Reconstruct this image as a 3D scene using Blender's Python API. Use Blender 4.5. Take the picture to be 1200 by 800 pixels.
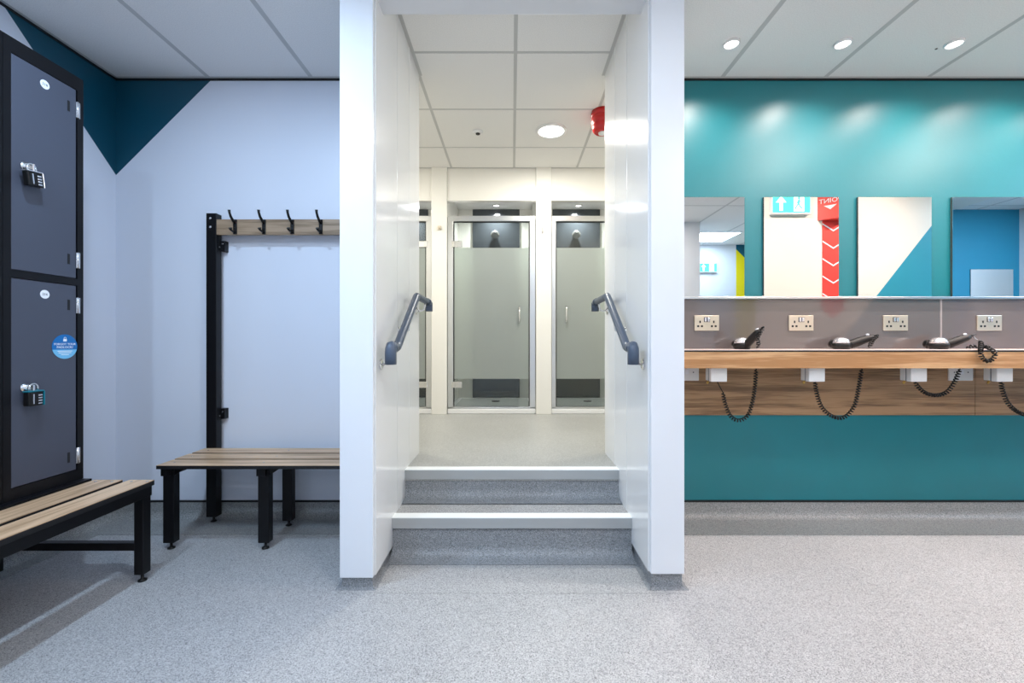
import bpy, bmesh, math, random
from mathutils import Vector, Matrix
random.seed(4)
PI = math.pi
sc = bpy.context.scene
for o in list(bpy.data.objects): bpy.data.objects.remove(o)
COL = sc.collection

# ------------------------------------------------------------ camera
H = 1.04
cam = bpy.data.cameras.new('camera'); cam.sensor_width = 36; cam.lens = 505/1200*36; cam.clip_start = .02
co = bpy.data.objects.new('camera', cam); COL.objects.link(co)
co.location = (0, 0, H); co.rotation_euler = (PI/2, 0, 0); sc.camera = co
# ------------------------------------------------------------ world and exposure
w = bpy.data.worlds.new('world'); w.use_nodes = True; sc.world = w
w.node_tree.nodes['Background'].inputs[0].default_value = (.6, .7, .8, 1)
w.node_tree.nodes['Background'].inputs[1].default_value = .15
sc.view_settings.view_transform = 'Standard'; sc.view_settings.look = 'None'
sc.view_settings.gamma = 1; sc.view_settings.use_curve_mapping = False
sc.view_settings.exposure = 0.0
sc.cycles.use_denoising = True
sc.cycles.max_bounces = 10; sc.cycles.diffuse_bounces = 6; sc.cycles.glossy_bounces = 5
sc.cycles.transmission_bounces = 8; sc.cycles.transparent_max_bounces = 10
sc.cycles.sample_clamp_indirect = 6
sc.cycles.caustics_reflective = False; sc.cycles.caustics_refractive = False
# ------------------------------------------------------------ lamps
def area(name, loc, size, power, col, shape='DISK', spread=PI, rot=(0, 0, 0)):
    l = bpy.data.lights.new(name, 'AREA'); l.shape = shape; l.size = size; l.energy = power; l.color = col; l.spread = spread
    if shape == 'RECTANGLE': l.size_y = size
    o = bpy.data.objects.new(name, l); COL.objects.link(o); o.location = loc; o.rotation_euler = rot; return o
def spot(name, loc, power, col, angle, blend=.6, rad=.03):
    l = bpy.data.lights.new(name, 'SPOT'); l.energy = power; l.color = col; l.spot_size = angle; l.spot_blend = blend; l.shadow_soft_size = rad
    o = bpy.data.objects.new(name, l); COL.objects.link(o); o.location = loc; return o
CEIL, CEIL2, UP = H+1.548, H+1.66, .346
COOL, NEUT, WARM, PINK, ROSE = (.56, .76, 1), (.88, .94, 1), (1, .965, .87), (1, .86, .80), (1, .80, .70)
# (x, y, ceiling, diameter, watts, colour)
ROUND_LAMPS = [(-1.32, 1.30, CEIL, .09, 20, COOL), (-1.32, .30, CEIL, .09, 21, COOL), (2.2, 1.5, CEIL, .2, 19, ROSE), (3.35, 1.5, CEIL, .2, 23, ROSE), (-.42, .62, CEIL, .22, 12, NEUT), (.42, .62, CEIL, .22, 12, NEUT),
               (.309, 3.394, CEIL2, .22, 23, WARM), (-1.45, 3.394, CEIL2, .22, 20, WARM), (1.75, 3.394, CEIL2, .22, 20, WARM)]
PANEL_LAMPS = [(1.62, -.1, CEIL, .55, 13, PINK), (2.95, -1.3, CEIL, .55, 20, COOL), (5.1, 1.3, CEIL, .55, 45, COOL)]
for (x, y, z, d, p, c) in ROUND_LAMPS: area('lamp', (x, y, z-.014), d*.9, p, c)
for (x, y, z, d, p, c) in PANEL_LAMPS: area('lamp', (x, y, z-.014), d, p, c, 'RECTANGLE')
SPOTS = [(1.138+.578*k, 2.235) for k in range(7)]
for (x, y) in SPOTS: spot('lamp', (x, y, CEIL-.012), 46, PINK, 2.62, 1, .022)
CUBES = [(-1.19, 4.80), (-.176, 4.80), (.74, 4.80)]
for (x, y) in CUBES: spot('lamp', (x, y, H+1.50), 38, (.95, .98, 1), 2.8, .8, .03)

# ------------------------------------------------------------ materials
MATS = {}
def nodes(name):
    m = bpy.data.materials.new(name); m.use_nodes = True
    return m, m.node_tree, m.node_tree.nodes['Principled BSDF']
def mat(name, col, rough=.5, metal=0, spec=.5, bump=0, bscale=200, var=0, vscale=3, coat=0, emit=None, es=0):
    if name in MATS: return MATS[name]
    m, t, b = nodes(name); N = t.nodes; L = t.links
    b.inputs['Base Color'].default_value = (*col, 1); b.inputs['Roughness'].default_value = rough
    b.inputs['Metallic'].default_value = metal; b.inputs['Specular IOR Level'].default_value = spec
    b.inputs['Coat Weight'].default_value = coat; b.inputs['Coat Roughness'].default_value = .08
    tc = N.new('ShaderNodeTexCoord')
    if emit: b.inputs['Emission Color'].default_value = (*emit, 1); b.inputs['Emission Strength'].default_value = es
    n = N.new('ShaderNodeTexNoise'); n.inputs['Scale'].default_value = vscale; n.inputs['Detail'].default_value = 4
    L.new(tc.outputs['Object'], n.inputs['Vector'])
    r = N.new('ShaderNodeValToRGB'); k = max(var, .01)
    r.color_ramp.elements[0].position = .3; r.color_ramp.elements[1].position = .7
    r.color_ramp.elements[0].color = (*[c*(1-k) for c in col], 1); r.color_ramp.elements[1].color = (*[min(1, c*(1+k)) for c in col], 1)
    L.new(n.outputs['Fac'], r.inputs['Fac']); L.new(r.outputs['Color'], b.inputs['Base Color'])
    if bump:
        n2 = N.new('ShaderNodeTexNoise'); n2.inputs['Scale'].default_value = bscale; L.new(tc.outputs['Object'], n2.inputs['Vector'])
        bp = N.new('ShaderNodeBump'); bp.inputs['Strength'].default_value = bump; bp.inputs['Distance'].default_value = .002
        L.new(n2.outputs['Fac'], bp.inputs['Height']); L.new(bp.outputs['Normal'], b.inputs['Normal'])
    MATS[name] = m; return m
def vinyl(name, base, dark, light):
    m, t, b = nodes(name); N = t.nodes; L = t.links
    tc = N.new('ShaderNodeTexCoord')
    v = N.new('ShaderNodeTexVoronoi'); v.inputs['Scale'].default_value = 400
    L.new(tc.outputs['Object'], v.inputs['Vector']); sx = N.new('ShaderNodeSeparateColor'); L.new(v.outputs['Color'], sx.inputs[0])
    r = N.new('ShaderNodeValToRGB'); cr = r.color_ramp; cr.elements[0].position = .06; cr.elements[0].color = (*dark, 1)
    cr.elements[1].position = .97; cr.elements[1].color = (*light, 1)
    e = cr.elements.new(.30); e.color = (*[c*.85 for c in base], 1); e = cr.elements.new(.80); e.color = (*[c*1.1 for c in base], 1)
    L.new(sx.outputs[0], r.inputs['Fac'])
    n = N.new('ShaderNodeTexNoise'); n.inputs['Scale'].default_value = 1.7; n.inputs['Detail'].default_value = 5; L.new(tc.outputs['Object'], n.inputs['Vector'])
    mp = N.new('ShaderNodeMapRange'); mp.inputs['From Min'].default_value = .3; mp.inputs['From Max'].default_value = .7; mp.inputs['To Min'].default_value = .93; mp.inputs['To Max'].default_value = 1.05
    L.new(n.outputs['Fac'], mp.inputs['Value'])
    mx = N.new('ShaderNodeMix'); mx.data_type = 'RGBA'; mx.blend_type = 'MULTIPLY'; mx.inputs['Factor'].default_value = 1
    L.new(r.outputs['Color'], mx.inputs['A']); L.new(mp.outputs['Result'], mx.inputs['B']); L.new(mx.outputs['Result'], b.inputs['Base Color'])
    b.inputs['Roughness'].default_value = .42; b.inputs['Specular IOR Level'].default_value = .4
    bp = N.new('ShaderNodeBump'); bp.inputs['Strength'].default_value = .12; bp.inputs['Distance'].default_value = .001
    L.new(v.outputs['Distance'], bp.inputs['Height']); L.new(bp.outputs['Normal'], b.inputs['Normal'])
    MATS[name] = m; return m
def wood(name, c1, c2, scale=1.0, rough=.4):
    m, t, b = nodes(name); N = t.nodes; L = t.links
    tc = N.new('ShaderNodeTexCoord'); mp = N.new('ShaderNodeMapping'); mp.inputs['Scale'].default_value = (1.3*scale, 22*scale, 22*scale)
    L.new(tc.outputs['Object'], mp.inputs['Vector'])
    n = N.new('ShaderNodeTexNoise'); n.inputs['Scale'].default_value = 1.5; n.inputs['Detail'].default_value = 7; n.inputs['Distortion'].default_value = .6
    L.new(mp.outputs['Vector'], n.inputs['Vector'])
    mp2 = N.new('ShaderNodeMapping'); mp2.inputs['Scale'].default_value = (6*scale, 160*scale, 160*scale); L.new(tc.outputs['Object'], mp2.inputs['Vector'])
    n2 = N.new('ShaderNodeTexNoise'); n2.inputs['Scale'].default_value = 1.5; n2.inputs['Detail'].default_value = 3; L.new(mp2.outputs['Vector'], n2.inputs['Vector'])
    mm = N.new('ShaderNodeMath'); mm.operation = 'MULTIPLY_ADD'; mm.inputs[1].default_value = .3; L.new(n2.outputs['Fac'], mm.inputs[0])
    m3 = N.new('ShaderNodeMath'); m3.operation = 'MULTIPLY'; m3.inputs[1].default_value = .7; L.new(n.outputs['Fac'], m3.inputs[0]); L.new(m3.outputs[0], mm.inputs[2])
    r = N.new('ShaderNodeValToRGB'); r.color_ramp.elements[0].position = .41; r.color_ramp.elements[1].position = .57
    r.color_ramp.elements[0].color = (*c1, 1); r.color_ramp.elements[1].color = (*c2, 1)
    L.new(mm.outputs[0], r.inputs['Fac']); L.new(r.outputs['Color'], b.inputs['Base Color'])
    b.inputs['Roughness'].default_value = rough
    MATS[name] = m; return m
def tile_mat():
    m, t, b = nodes('ceiling_tile'); N = t.nodes; L = t.links
    tc = N.new('ShaderNodeTexCoord'); n = N.new('ShaderNodeTexNoise'); n.inputs['Scale'].default_value = 220; n.inputs['Detail'].default_value = 3
    L.new(tc.outputs['Object'], n.inputs['Vector']); r = N.new('ShaderNodeValToRGB')
    r.color_ramp.elements[0].position = .35; r.color_ramp.elements[0].color = (.76, .75, .735, 1); r.color_ramp.elements[1].position = .6; r.color_ramp.elements[1].color = (.84, .83, .81, 1)
    L.new(n.outputs['Fac'], r.inputs['Fac']); L.new(r.outputs['Color'], b.inputs['Base Color']); b.inputs['Roughness'].default_value = .9
    bp = N.new('ShaderNodeBump'); bp.inputs['Strength'].default_value = .15; bp.inputs['Distance'].default_value = .001
    L.new(n.outputs['Fac'], bp.inputs['Height']); L.new(bp.outputs['Normal'], b.inputs['Normal']); return m
def corner_paint(name, base, acc, expr):
    """paint split along a straight diagonal edge: accent where a*x+b*y+c*z+d > 0 (world position of the wall)"""
    m, t, b = nodes(name); N = t.nodes; L = t.links
    tc = N.new('ShaderNodeTexCoord'); vd = N.new('ShaderNodeVectorMath'); vd.operation = 'DOT_PRODUCT'; vd.inputs[1].default_value = expr[:3]
    L.new(tc.outputs['Object'], vd.inputs[0])
    gt = N.new('ShaderNodeMath'); gt.operation = 'GREATER_THAN'; gt.inputs[1].default_value = -expr[3]; L.new(vd.outputs['Value'], gt.inputs[0])
    mx = N.new('ShaderNodeMix'); mx.data_type = 'RGBA'; mx.inputs['A'].default_value = (*base, 1); mx.inputs['B'].default_value = (*acc, 1)
    L.new(gt.outputs[0], mx.inputs['Factor']); L.new(mx.outputs['Result'], b.inputs['Base Color']); b.inputs['Roughness'].default_value = .42
    n2 = N.new('ShaderNodeTexNoise'); n2.inputs['Scale'].default_value = 120; L.new(tc.outputs['Object'], n2.inputs['Vector'])
    bp = N.new('ShaderNodeBump'); bp.inputs['Strength'].default_value = .06; bp.inputs['Distance'].default_value = .001
    L.new(n2.outputs['Fac'], bp.inputs['Height']); L.new(bp.outputs['Normal'], b.inputs['Normal']); return m
def glass_clear():
    m = bpy.data.materials.new('clear_glass'); m.use_nodes = True; t = m.node_tree; N = t.nodes; L = t.links; N.clear()
    o = N.new('ShaderNodeOutputMaterial'); tr = N.new('ShaderNodeBsdfTransparent'); tr.inputs[0].default_value = (.93, .96, .94, 1)
    g = N.new('ShaderNodeBsdfGlossy'); g.inputs['Roughness'].default_value = .02; f = N.new('ShaderNodeFresnel'); f.inputs[0].default_value = 1.4
    mx = N.new('ShaderNodeMixShader'); L.new(f.outputs[0], mx.inputs[0]); L.new(tr.outputs[0], mx.inputs[1]); L.new(g.outputs[0], mx.inputs[2]); L.new(mx.outputs[0], o.inputs[0]); return m
def glass_frost():
    m = bpy.data.materials.new('frosted_film'); m.use_nodes = True; t = m.node_tree; N = t.nodes; L = t.links; N.clear()
    o = N.new('ShaderNodeOutputMaterial'); rf = N.new('ShaderNodeBsdfRefraction'); rf.inputs['Color'].default_value = (.86, .93, .88, 1); rf.inputs['Roughness'].default_value = .5; rf.inputs['IOR'].default_value = 1.25
    d = N.new('ShaderNodeBsdfDiffuse'); d.inputs[0].default_value = (.58, .63, .60, 1)
    a = N.new('ShaderNodeMixShader'); a.inputs[0].default_value = .45; L.new(rf.outputs[0], a.inputs[1]); L.new(d.outputs[0], a.inputs[2])
    g = N.new('ShaderNodeBsdfGlossy'); g.inputs['Roughness'].default_value = .25
    b = N.new('ShaderNodeMixShader'); b.inputs[0].default_value = .04; L.new(a.outputs[0], b.inputs[1]); L.new(g.outputs[0], b.inputs[2]); L.new(b.outputs[0], o.inputs[0]); return m
def emis(name, col, s):
    m = bpy.data.materials.new(name); m.use_nodes = True; t = m.node_tree; N = t.nodes; N.clear()
    o = N.new('ShaderNodeOutputMaterial'); e = N.new('ShaderNodeEmission'); e.inputs[0].default_value = (*col, 1); e.inputs[1].default_value = s
    t.links.new(e.outputs[0], o.inputs[0]); return m

WALL = (.71, .745, .83); TEALD = (.0, .062, .105)
M_wall = mat('white_wall_paint', (.72, .73, .76), .45, bump=.06, bscale=120)
M_left = corner_paint('left_wall_paint', WALL, TEALD, (0, 1, 1, -(2.54+H+.98)))       # y + z above the diagonal
M_backl = corner_paint('back_left_wall_paint', WALL, TEALD, (-1, 0, 1, -(2.334+H+.98)))
M_teal = mat('teal_wall_paint', (.0, .165, .20), .40, spec=.68, bump=.12, bscale=60, var=.03, vscale=5)
M_clad = mat('white_gloss_cladding', (.80, .81, .82), .16, spec=.5, coat=.2)
M_cladf = mat('white_cladding_face', (.78, .81, .86), .3)
M_cream = mat('cream_gloss_cladding', (.82, .805, .76), .16, coat=.2)
M_black = mat('black_powder_coat', (.003, .003, .0042), .42, spec=.3, bump=.05, bscale=300)
M_blacksoft = mat('black_plastic', (.005, .005, .005), .42, spec=.35)
M_black2 = mat('black_strip', (.004, .004, .005), .5)
M_chrome = mat('chrome', (.8, .8, .8), .12, metal=1)
M_alu = mat('brushed_aluminium', (.72, .73, .74), .28, metal=1, bump=.05)
M_nose = mat('stair_nosing_metal', (.40, .415, .42), .4, metal=.15)
M_noset = mat('stair_nosing_insert', (.86, .88, .88), .5)
M_vinyl = vinyl('speckled_grey_vinyl', (.405, .405, .41), (.17, .17, .175), (.56, .56, .56))
M_vinyld = vinyl('speckled_cove_vinyl', (.31, .315, .31), (.15, .155, .16), (.45, .45, .44))
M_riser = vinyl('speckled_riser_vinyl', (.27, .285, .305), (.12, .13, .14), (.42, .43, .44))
M_vinylu = vinyl('pale_wet_room_vinyl', (.42, .425, .41), (.27, .27, .265), (.53, .53, .52))
M_oak = wood('oak_bench_laminate', (.40, .25, .14), (.66, .45, .28))
M_oak2 = wood('oak_rail_laminate', (.22, .15, .09), (.38, .27, .18), 1.2)
M_oaks = wood('oak_counter_laminate', (.42, .215, .09), (.66, .41, .215), .8)
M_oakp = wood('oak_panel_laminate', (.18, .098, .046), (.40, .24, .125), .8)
M_ctop = mat('pale_counter_top', (.72, .60, .56), .3)
M_tile = tile_mat()
M_grid = mat('ceiling_grid', (.30, .30, .30), .6)
M_gridw = mat('ceiling_grid_pale', (.52, .52, .51), .6)
M_beige = mat('beige_wall_paint', (.80, .76, .69), .5)
M_lockd = mat('slate_locker_door', (.062, .070, .098), .42)
M_splash = mat('grey_back_painted_glass', (.135, .12, .118), .06, spec=.7, coat=.6)
M_mirror = mat('mirror_silver', (.90, .92, .91), .005, metal=1)
M_medge = mat('mirror_edge', (.12, .14, .14), .2, metal=.6)  # dark edge colour carries the shade along the mirror's thickness
M_steel = mat('brushed_brass_steel', (.72, .64, .52), .34, metal=.75)
M_white = mat('white_plastic', (.80, .80, .80), .3)
M_slate = mat('blue_grey_handrail', (.062, .088, .135), .36)
M_panel = mat('dark_grey_shower_panel', (.06, .068, .078), .18, coat=.3)
M_red = mat('red_plastic', (.48, .012, .012), .25)
M_clear = glass_clear(); M_frost = glass_frost()
M_lamp = emis('lamp_diffuser', (1, .98, .95), 9)
M_lampc = emis('cool_lamp_diffuser', (.9, .96, 1), 6)
M_blue = mat('bright_blue_wall_paint', (.02, .27, .42), .4)
M_yellow = mat('yellow_wall_paint', (.85, .68, .0), .5)
M_sblue = mat('sticker_blue', (.0, .14, .42), .4)
M_scyan = mat('sticker_light_blue', (.16, .48, .75), .4)
M_sgrey = mat('sticker_print_grey', (.12, .13, .16), .5)
M_swhite = mat('sticker_white', (.85, .87, .92), .4)
M_tealm = mat('teal_padlock', (.0, .16, .22), .35)
M_brass = mat('brass', (.55, .35, .1), .3, metal=1)
M_sred = mat('sign_red', (.80, .06, .045), .4)
M_exitg = emis('exit_sign_green', (.10, .9, .62), 2.3)
M_exitw = emis('exit_sign_white', (.9, 1, .97), 3)
M_seal = mat('dark_door_seal', (.01, .011, .012), .5)
M_sil = mat('silver_plastic', (.7, .7, .72), .22, metal=.8)

# ------------------------------------------------------------ mesh helpers
class MB:
    def __init__(s): s.b = bmesh.new()
    def box(s, x0, x1, y0, y1, z0, z1, bev=0, mi=0, rot=None, piv=None):
        r = bmesh.ops.create_cube(s.b, size=1); vs = r['verts']
        for v in vs: v.co = Vector(((x0+x1)/2+v.co.x*(x1-x0), (y0+y1)/2+v.co.y*(y1-y0), (z0+z1)/2+v.co.z*(z1-z0)))
        fs = list({f for v in vs for f in v.link_faces})
        for f in fs: f.material_index = mi
        if bev:
            es = list({e for v in vs for e in v.link_edges})
            q = bmesh.ops.bevel(s.b, geom=es, offset=bev, segments=2, affect='EDGES', profile=.5)
            vs = list({v for f in q['faces'] for v in f.verts} | {v for v in vs if v.is_valid})
            for f in q['faces']: f.material_index = mi
        if rot is not None:
            P = Vector(piv); 
            for v in vs: v.co = P + rot @ (v.co-P)
        return s
    def tube(s, pts, r, n=10, mi=0, cap=True):
        pts = [Vector(p) for p in pts]; rs = r if isinstance(r, (list, tuple)) else [r]*len(pts)
        rings = []; ref = None
        for i, p in enumerate(pts):
            a = pts[max(i-1, 0)]; b = pts[min(i+1, len(pts)-1)]; t = (b-a).normalized()
            if ref is None:
                ref = Vector((0, 0, 1)) if abs(t.z) < .9 else Vector((1, 0, 0))
            u = (ref - t*ref.dot(t))
            if u.length < 1e-6: u = t.orthogonal()
            u.normalize(); ref = u; v = t.cross(u)
            rings.append([s.b.verts.new(p+(u*math.cos(2*PI*k/n)+v*math.sin(2*PI*k/n))*rs[i]) for k in range(n)])
        for i in range(len(rings)-1):
            for k in range(n):
                f = s.b.faces.new((rings[i][k], rings[i][(k+1) % n], rings[i+1][(k+1) % n], rings[i+1][k])); f.material_index = mi; f.smooth = True
        if cap:
            f = s.b.faces.new(rings[0][::-1]); f.material_index = mi; f = s.b.faces.new(rings[-1]); f.material_index = mi
        return s
    def lathe(s, prof, org, ax=(0, 0, 1), n=28, mi=0, sx=1, sy=1):
        """prof: (radius, height) pairs along ax from org"""
        t = Vector(ax).normalized(); u = t.orthogonal().normalized() if abs(t.z) < .99 else Vector((1, 0, 0)); v = t.cross(u); O = Vector(org)
        rings = []
        for (r, h) in prof:
            rings.append([s.b.verts.new(O+t*h+(u*math.cos(2*PI*k/n)*sx+v*math.sin(2*PI*k/n)*sy)*max(r, 1e-5)) for k in range(n)])
        for i in range(len(rings)-1):
            for k in range(n):
                f = s.b.faces.new((rings[i][k], rings[i][(k+1) % n], rings[i+1][(k+1) % n], rings[i+1][k])); f.material_index = mi; f.smooth = True
        s.b.faces.new(rings[0][::-1]).material_index = mi; s.b.faces.new(rings[-1]).material_index = mi
        return s
    def prism(s, poly, d, mi=0):
        """poly: list of 3D points (planar); extruded by vector d"""
        a = [s.b.verts.new(Vector(p)) for p in poly]; b = [s.b.verts.new(Vector(p)+Vector(d)) for p in poly]; n = len(a)
        s.b.faces.new(a[::-1]).material_index = mi; s.b.faces.new(b).material_index = mi
        for k in range(n): s.b.faces.new((a[k], a[(k+1) % n], b[(k+1) % n], b[k])).material_index = mi
        return s
    def build(s, name, m, parent=None, org=None):
        bmesh.ops.recalc_face_normals(s.b, faces=s.b.faces[:])
        me = bpy.data.meshes.new(name)
        if org is not None: bmesh.ops.translate(s.b, vec=-Vector(org), verts=s.b.verts[:])
        s.b.to_mesh(me); s.b.free()
        for x in (m if isinstance(m, (list, tuple)) else [m]): me.materials.append(x)
        o = bpy.data.objects.new(name, me); COL.objects.link(o)
        if org is not None: o.location = org
        if parent is not None:
            o.parent = parent
            if org is not None: o.location = Vector(org)
        return o
def smooth(o, ang=.6):
    b = bmesh.new(); b.from_mesh(o.data)
    for f in b.faces: f.smooth = True
    for e in b.edges: e.smooth = len(e.link_faces) == 2 and e.calc_face_angle(9) < ang
    b.to_mesh(o.data); b.free(); return o
def tag(o, label=None, cat=None, group=None, kind=None):
    if label: o['label'] = label
    if cat: o['category'] = cat
    if group: o['group'] = group
    if kind: o['kind'] = kind
    return o
def thing(name, loc, label, cat, group=None, rz=0):
    o = bpy.data.objects.new(name, None); COL.objects.link(o); o.location = loc; o.rotation_euler = (0, 0, rz); o.empty_display_size = .05
    return tag(o, label, cat, group)
def copy_tree(o, parent=None):
    kids = list(o.children); c = o.copy(); COL.objects.link(c)
    if parent is not None: c.parent = parent
    for k in kids: copy_tree(k, c)
    return c
def struct(name, mb, m, parent=None, label=None):
    o = mb.build(name, m, parent)
    if parent is None: tag(o, label, None, None, 'structure')
    return o
def text(name, body, size, m, M4, parent, depth=.0004, sx=1.0):
    """lettering mesh centred on its local origin, placed by a matrix"""
    c = bpy.data.curves.new(name, 'FONT'); c.body = body; c.size = size; c.align_x = 'CENTER'; c.align_y = 'CENTER'; c.extrude = depth; c.resolution_u = 2
    to = bpy.data.objects.new(name, c); COL.objects.link(to)
    me = bpy.data.meshes.new_from_object(to.evaluated_get(bpy.context.evaluated_depsgraph_get())); bpy.data.objects.remove(to)
    me.transform(M4 @ Matrix.Diagonal((sx, 1, 1, 1))); me.materials.clear(); me.materials.append(m)
    o = bpy.data.objects.new(name, me); COL.objects.link(o); o.parent = parent; return o
def frame_m(org, X, Y):
    X = Vector(X).normalized(); Y = Vector(Y).normalized(); Z = X.cross(Y); m = Matrix((X, Y, Z)).transposed().to_4x4(); m.translation = Vector(org); return m

# ------------------------------------------------------------ floors
XL, XR, YB, YR = -2.334, 5.95, 2.54, -.54
PIN, POUT, PF, PE = .585, .725, 1.812, 2.69
f = struct('floor', MB().box(XL-.1, XR+.1, -1.95, 2.69, -.1, 0), M_vinyl, label='speckled grey safety vinyl floor of the changing room')
MB().box(-.72, .72, 1.779, 1.781, 0, .0006).build('weld_seam', M_vinyld, f)
# ------------------------------------------------------------ walls
struct('wall_left', MB().box(XL-.12, XL, -.64, 2.69, 0, 2.8), M_left, label='pale wall on the left with a dark teal corner triangle')
struct('wall_back', MB().box(XL, -POUT, YB, 2.69, 0, 2.8), M_backl, label='pale back wall behind the coat rack with a dark teal corner triangle')
struct('wall_back_teal', MB().box(POUT, XR, YB, 2.69, 0, 2.8), M_teal, label='glossy teal wall behind the mirrors')
struct('wall_right', MB().box(XR, XR+.1, -.1, 2.69, 0, 2.8), M_wall, label='white end wall far to the right')
struct('wall_rear', MB().box(XL, 2.44, YR-.1, YR, 0, 2.8), M_wall, label='white wall behind the camera')
struct('wall_rear_return', MB().box(2.34, 2.44, -1.84, YR-.1, 0, 2.8), M_wall, label='white side wall of the lobby')
wf = struct('wall_lobby', MB().box(2.34, 3.585, -1.94, -1.84, 0, 2.8), M_wall, label='white lobby end wall')
struct('wall_lobby_yellow', MB().box(3.585, 4.4, -1.94, -1.84, 0, 2.8),
       corner_paint('yellow_and_teal_wall', (.85, .68, 0), (0, .10, .16), (1, 0, 1, -(3.66+H+1.40))), label='yellow strip of the lobby end wall with a teal corner')
struct('wall_lobby_side', MB().box(4.4, 4.5, -1.94, 0, 0, 2.8), M_wall, label='white lobby side wall')
struct('wall_blue', MB().box(4.4, XR+.1, -.1, 0, 0, 2.8), M_blue, label='bright blue wall opposite the mirrors')
struct('wall_divider', MB().box(2.42, 4.25, .78, .9, 0, CEIL),
       corner_paint('beige_and_blue_wall', (.80, .76, .69), (.03, .29, .40), (.788, 0, -.616, -(3.5*.788-(H+.42)*.616))), label='beige dividing wall with a teal diagonal, seen in the mirrors')
# cove skirting with capping strip
def cove(name, x0, x1, y, ydir, label, m=M_vinyld, cap=M_black2, strip=.225):
    prof = [(0, .1), (.006, .1)]+[(.007+.045*(1-math.cos(a)), .003+.045*(1-math.sin(a))) for a in [PI/2*k/8 for k in range(9)]]+[(strip, .0025), (strip, 0), (0, 0)]
    b = MB(); b.prism([(x0, y+ydir*a, z) for a, z in prof], (x1-x0, 0, 0)); o = smooth(b.build(name, m)); tag(o, label, None, None, 'structure')
    MB().box(x0, x1, min(y, y+ydir*.008), max(y, y+ydir*.008), .096, .106).build('capping_strip', cap, o); return o
cove('baseboard_back', XL, -POUT, YB, -1, 'grey coved vinyl skirting under the coat rack')
cove('baseboard_back_teal', POUT, XR, YB, -1, 'grey coved vinyl skirting under the teal wall')
b = MB(); b.prism([(XL+a, -.5, z) for a, z in [(0, .1), (.006, .1)]+[(.007+.045*(1-math.cos(q)), .003+.045*(1-math.sin(q))) for q in [PI/2*k/8 for k in range(9)]]+[(.11, .0025), (.11, 0), (0, 0)]], (0, YB+.5, 0))
bl = smooth(b.build('baseboard_left', M_vinyld)); tag(bl, 'grey coved vinyl skirting of the left wall', None, None, 'structure')
MB().box(XL, XL+.008, -.5, YB, .096, .106).build('capping_strip', M_black2, bl)
# solid black strips stand in for the shadow line under the ceiling edge
struct('trim_shadow_1', MB().box(XL, -POUT, YB-.006, YB, CEIL-.012, CEIL), M_black2, label='black strip for the shadow gap above the left back wall')
struct('trim_shadow_2', MB().box(POUT, XR, YB-.006, YB, CEIL-.012, CEIL), M_black2, label='black strip for the shadow gap above the teal wall')
struct('trim_shadow_3', MB().box(XL, XL+.006, YR, YB, CEIL-.012, CEIL), M_black2, label='black strip for the shadow gap above the left wall')

# ------------------------------------------------------------ ceilings
xs = [XL]+[-1.78+.6025*k for k in range(0, 13)]+[XR]
xs = [x for x in xs if x <= XR]; ys = [2.54, 1.34, .14, -1.06, -1.9]
ce = struct('ceiling', MB().box(XL-.1, XR+.1, -1.95, 1.84, CEIL+.03, CEIL+.08).box(XL-.1, -.62, 1.84, 2.54, CEIL+.03, CEIL+.08).box(.62, XR+.1, 1.84, 2.54, CEIL+.03, CEIL+.08), M_grid, label='suspended ceiling of the changing room')
tcache = {}
def tile(x0, x1, y0, y1, z, parent, g=.012):
    k = (round(x1-x0, 3), round(y1-y0, 3))
    if k not in tcache:
        hx, hy = (x1-x0)/2-g, (y1-y0)/2-g
        o = MB().box(-hx, hx, -hy, hy, 0, .014, .0015).build('ceiling_tile', M_tile); tcache[k] = o.data
    else:
        o = bpy.data.objects.new('ceiling_tile', tcache[k]); COL.objects.link(o)
    o.parent = parent; o.location = ((x0+x1)/2, (y0+y1)/2, z); return o
for i in range(len(xs)-1):
    for j in range(len(ys)-1):
        x0, x1, y1, y0 = xs[i], xs[i+1], ys[j], ys[j+1]
        if x1-x0 < .08 or (x1 < 2.3 and y1 < -.9): continue
        if -.3 < (x0+x1)/2 < .3 and j == 0: y1 = 1.81
        if x0 > -.6 and x1 < .64 and j == 0: y1 = 1.80
        if j == 0 and x0 < -.585 < x1: x1 = -.6+.0 if x1 < -.5 else x1
        tile(x0, x1, y0, y1, CEIL, ce)
g = MB()
for x in xs[1:-1]: g.box(x-.0125, x+.0125, -1.9, 2.54 if abs(x) > .72 else 1.80, CEIL-.0005, CEIL+.028)
for y in ys[1:-1]: g.box(XL, XR, y-.012, y+.012, CEIL+.002, CEIL+.027)
g.build('ceiling_grid', M_gridw, ce)
g = MB(); g.box(XL, -POUT, YB-.022, YB-.006, CEIL-.001, CEIL+.028).box(POUT, XR, YB-.022, YB-.006, CEIL-.001, CEIL+.028).box(XL+.006, XL+.022, YR, YB, CEIL-.001, CEIL+.028)
g.build('edge_angle', M_gridw, ce)
MB().box(4.28, 5.16, .0, 1.6, CEIL-.012, CEIL-.002).build('plaster_panel', M_beige, ce)
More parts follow.
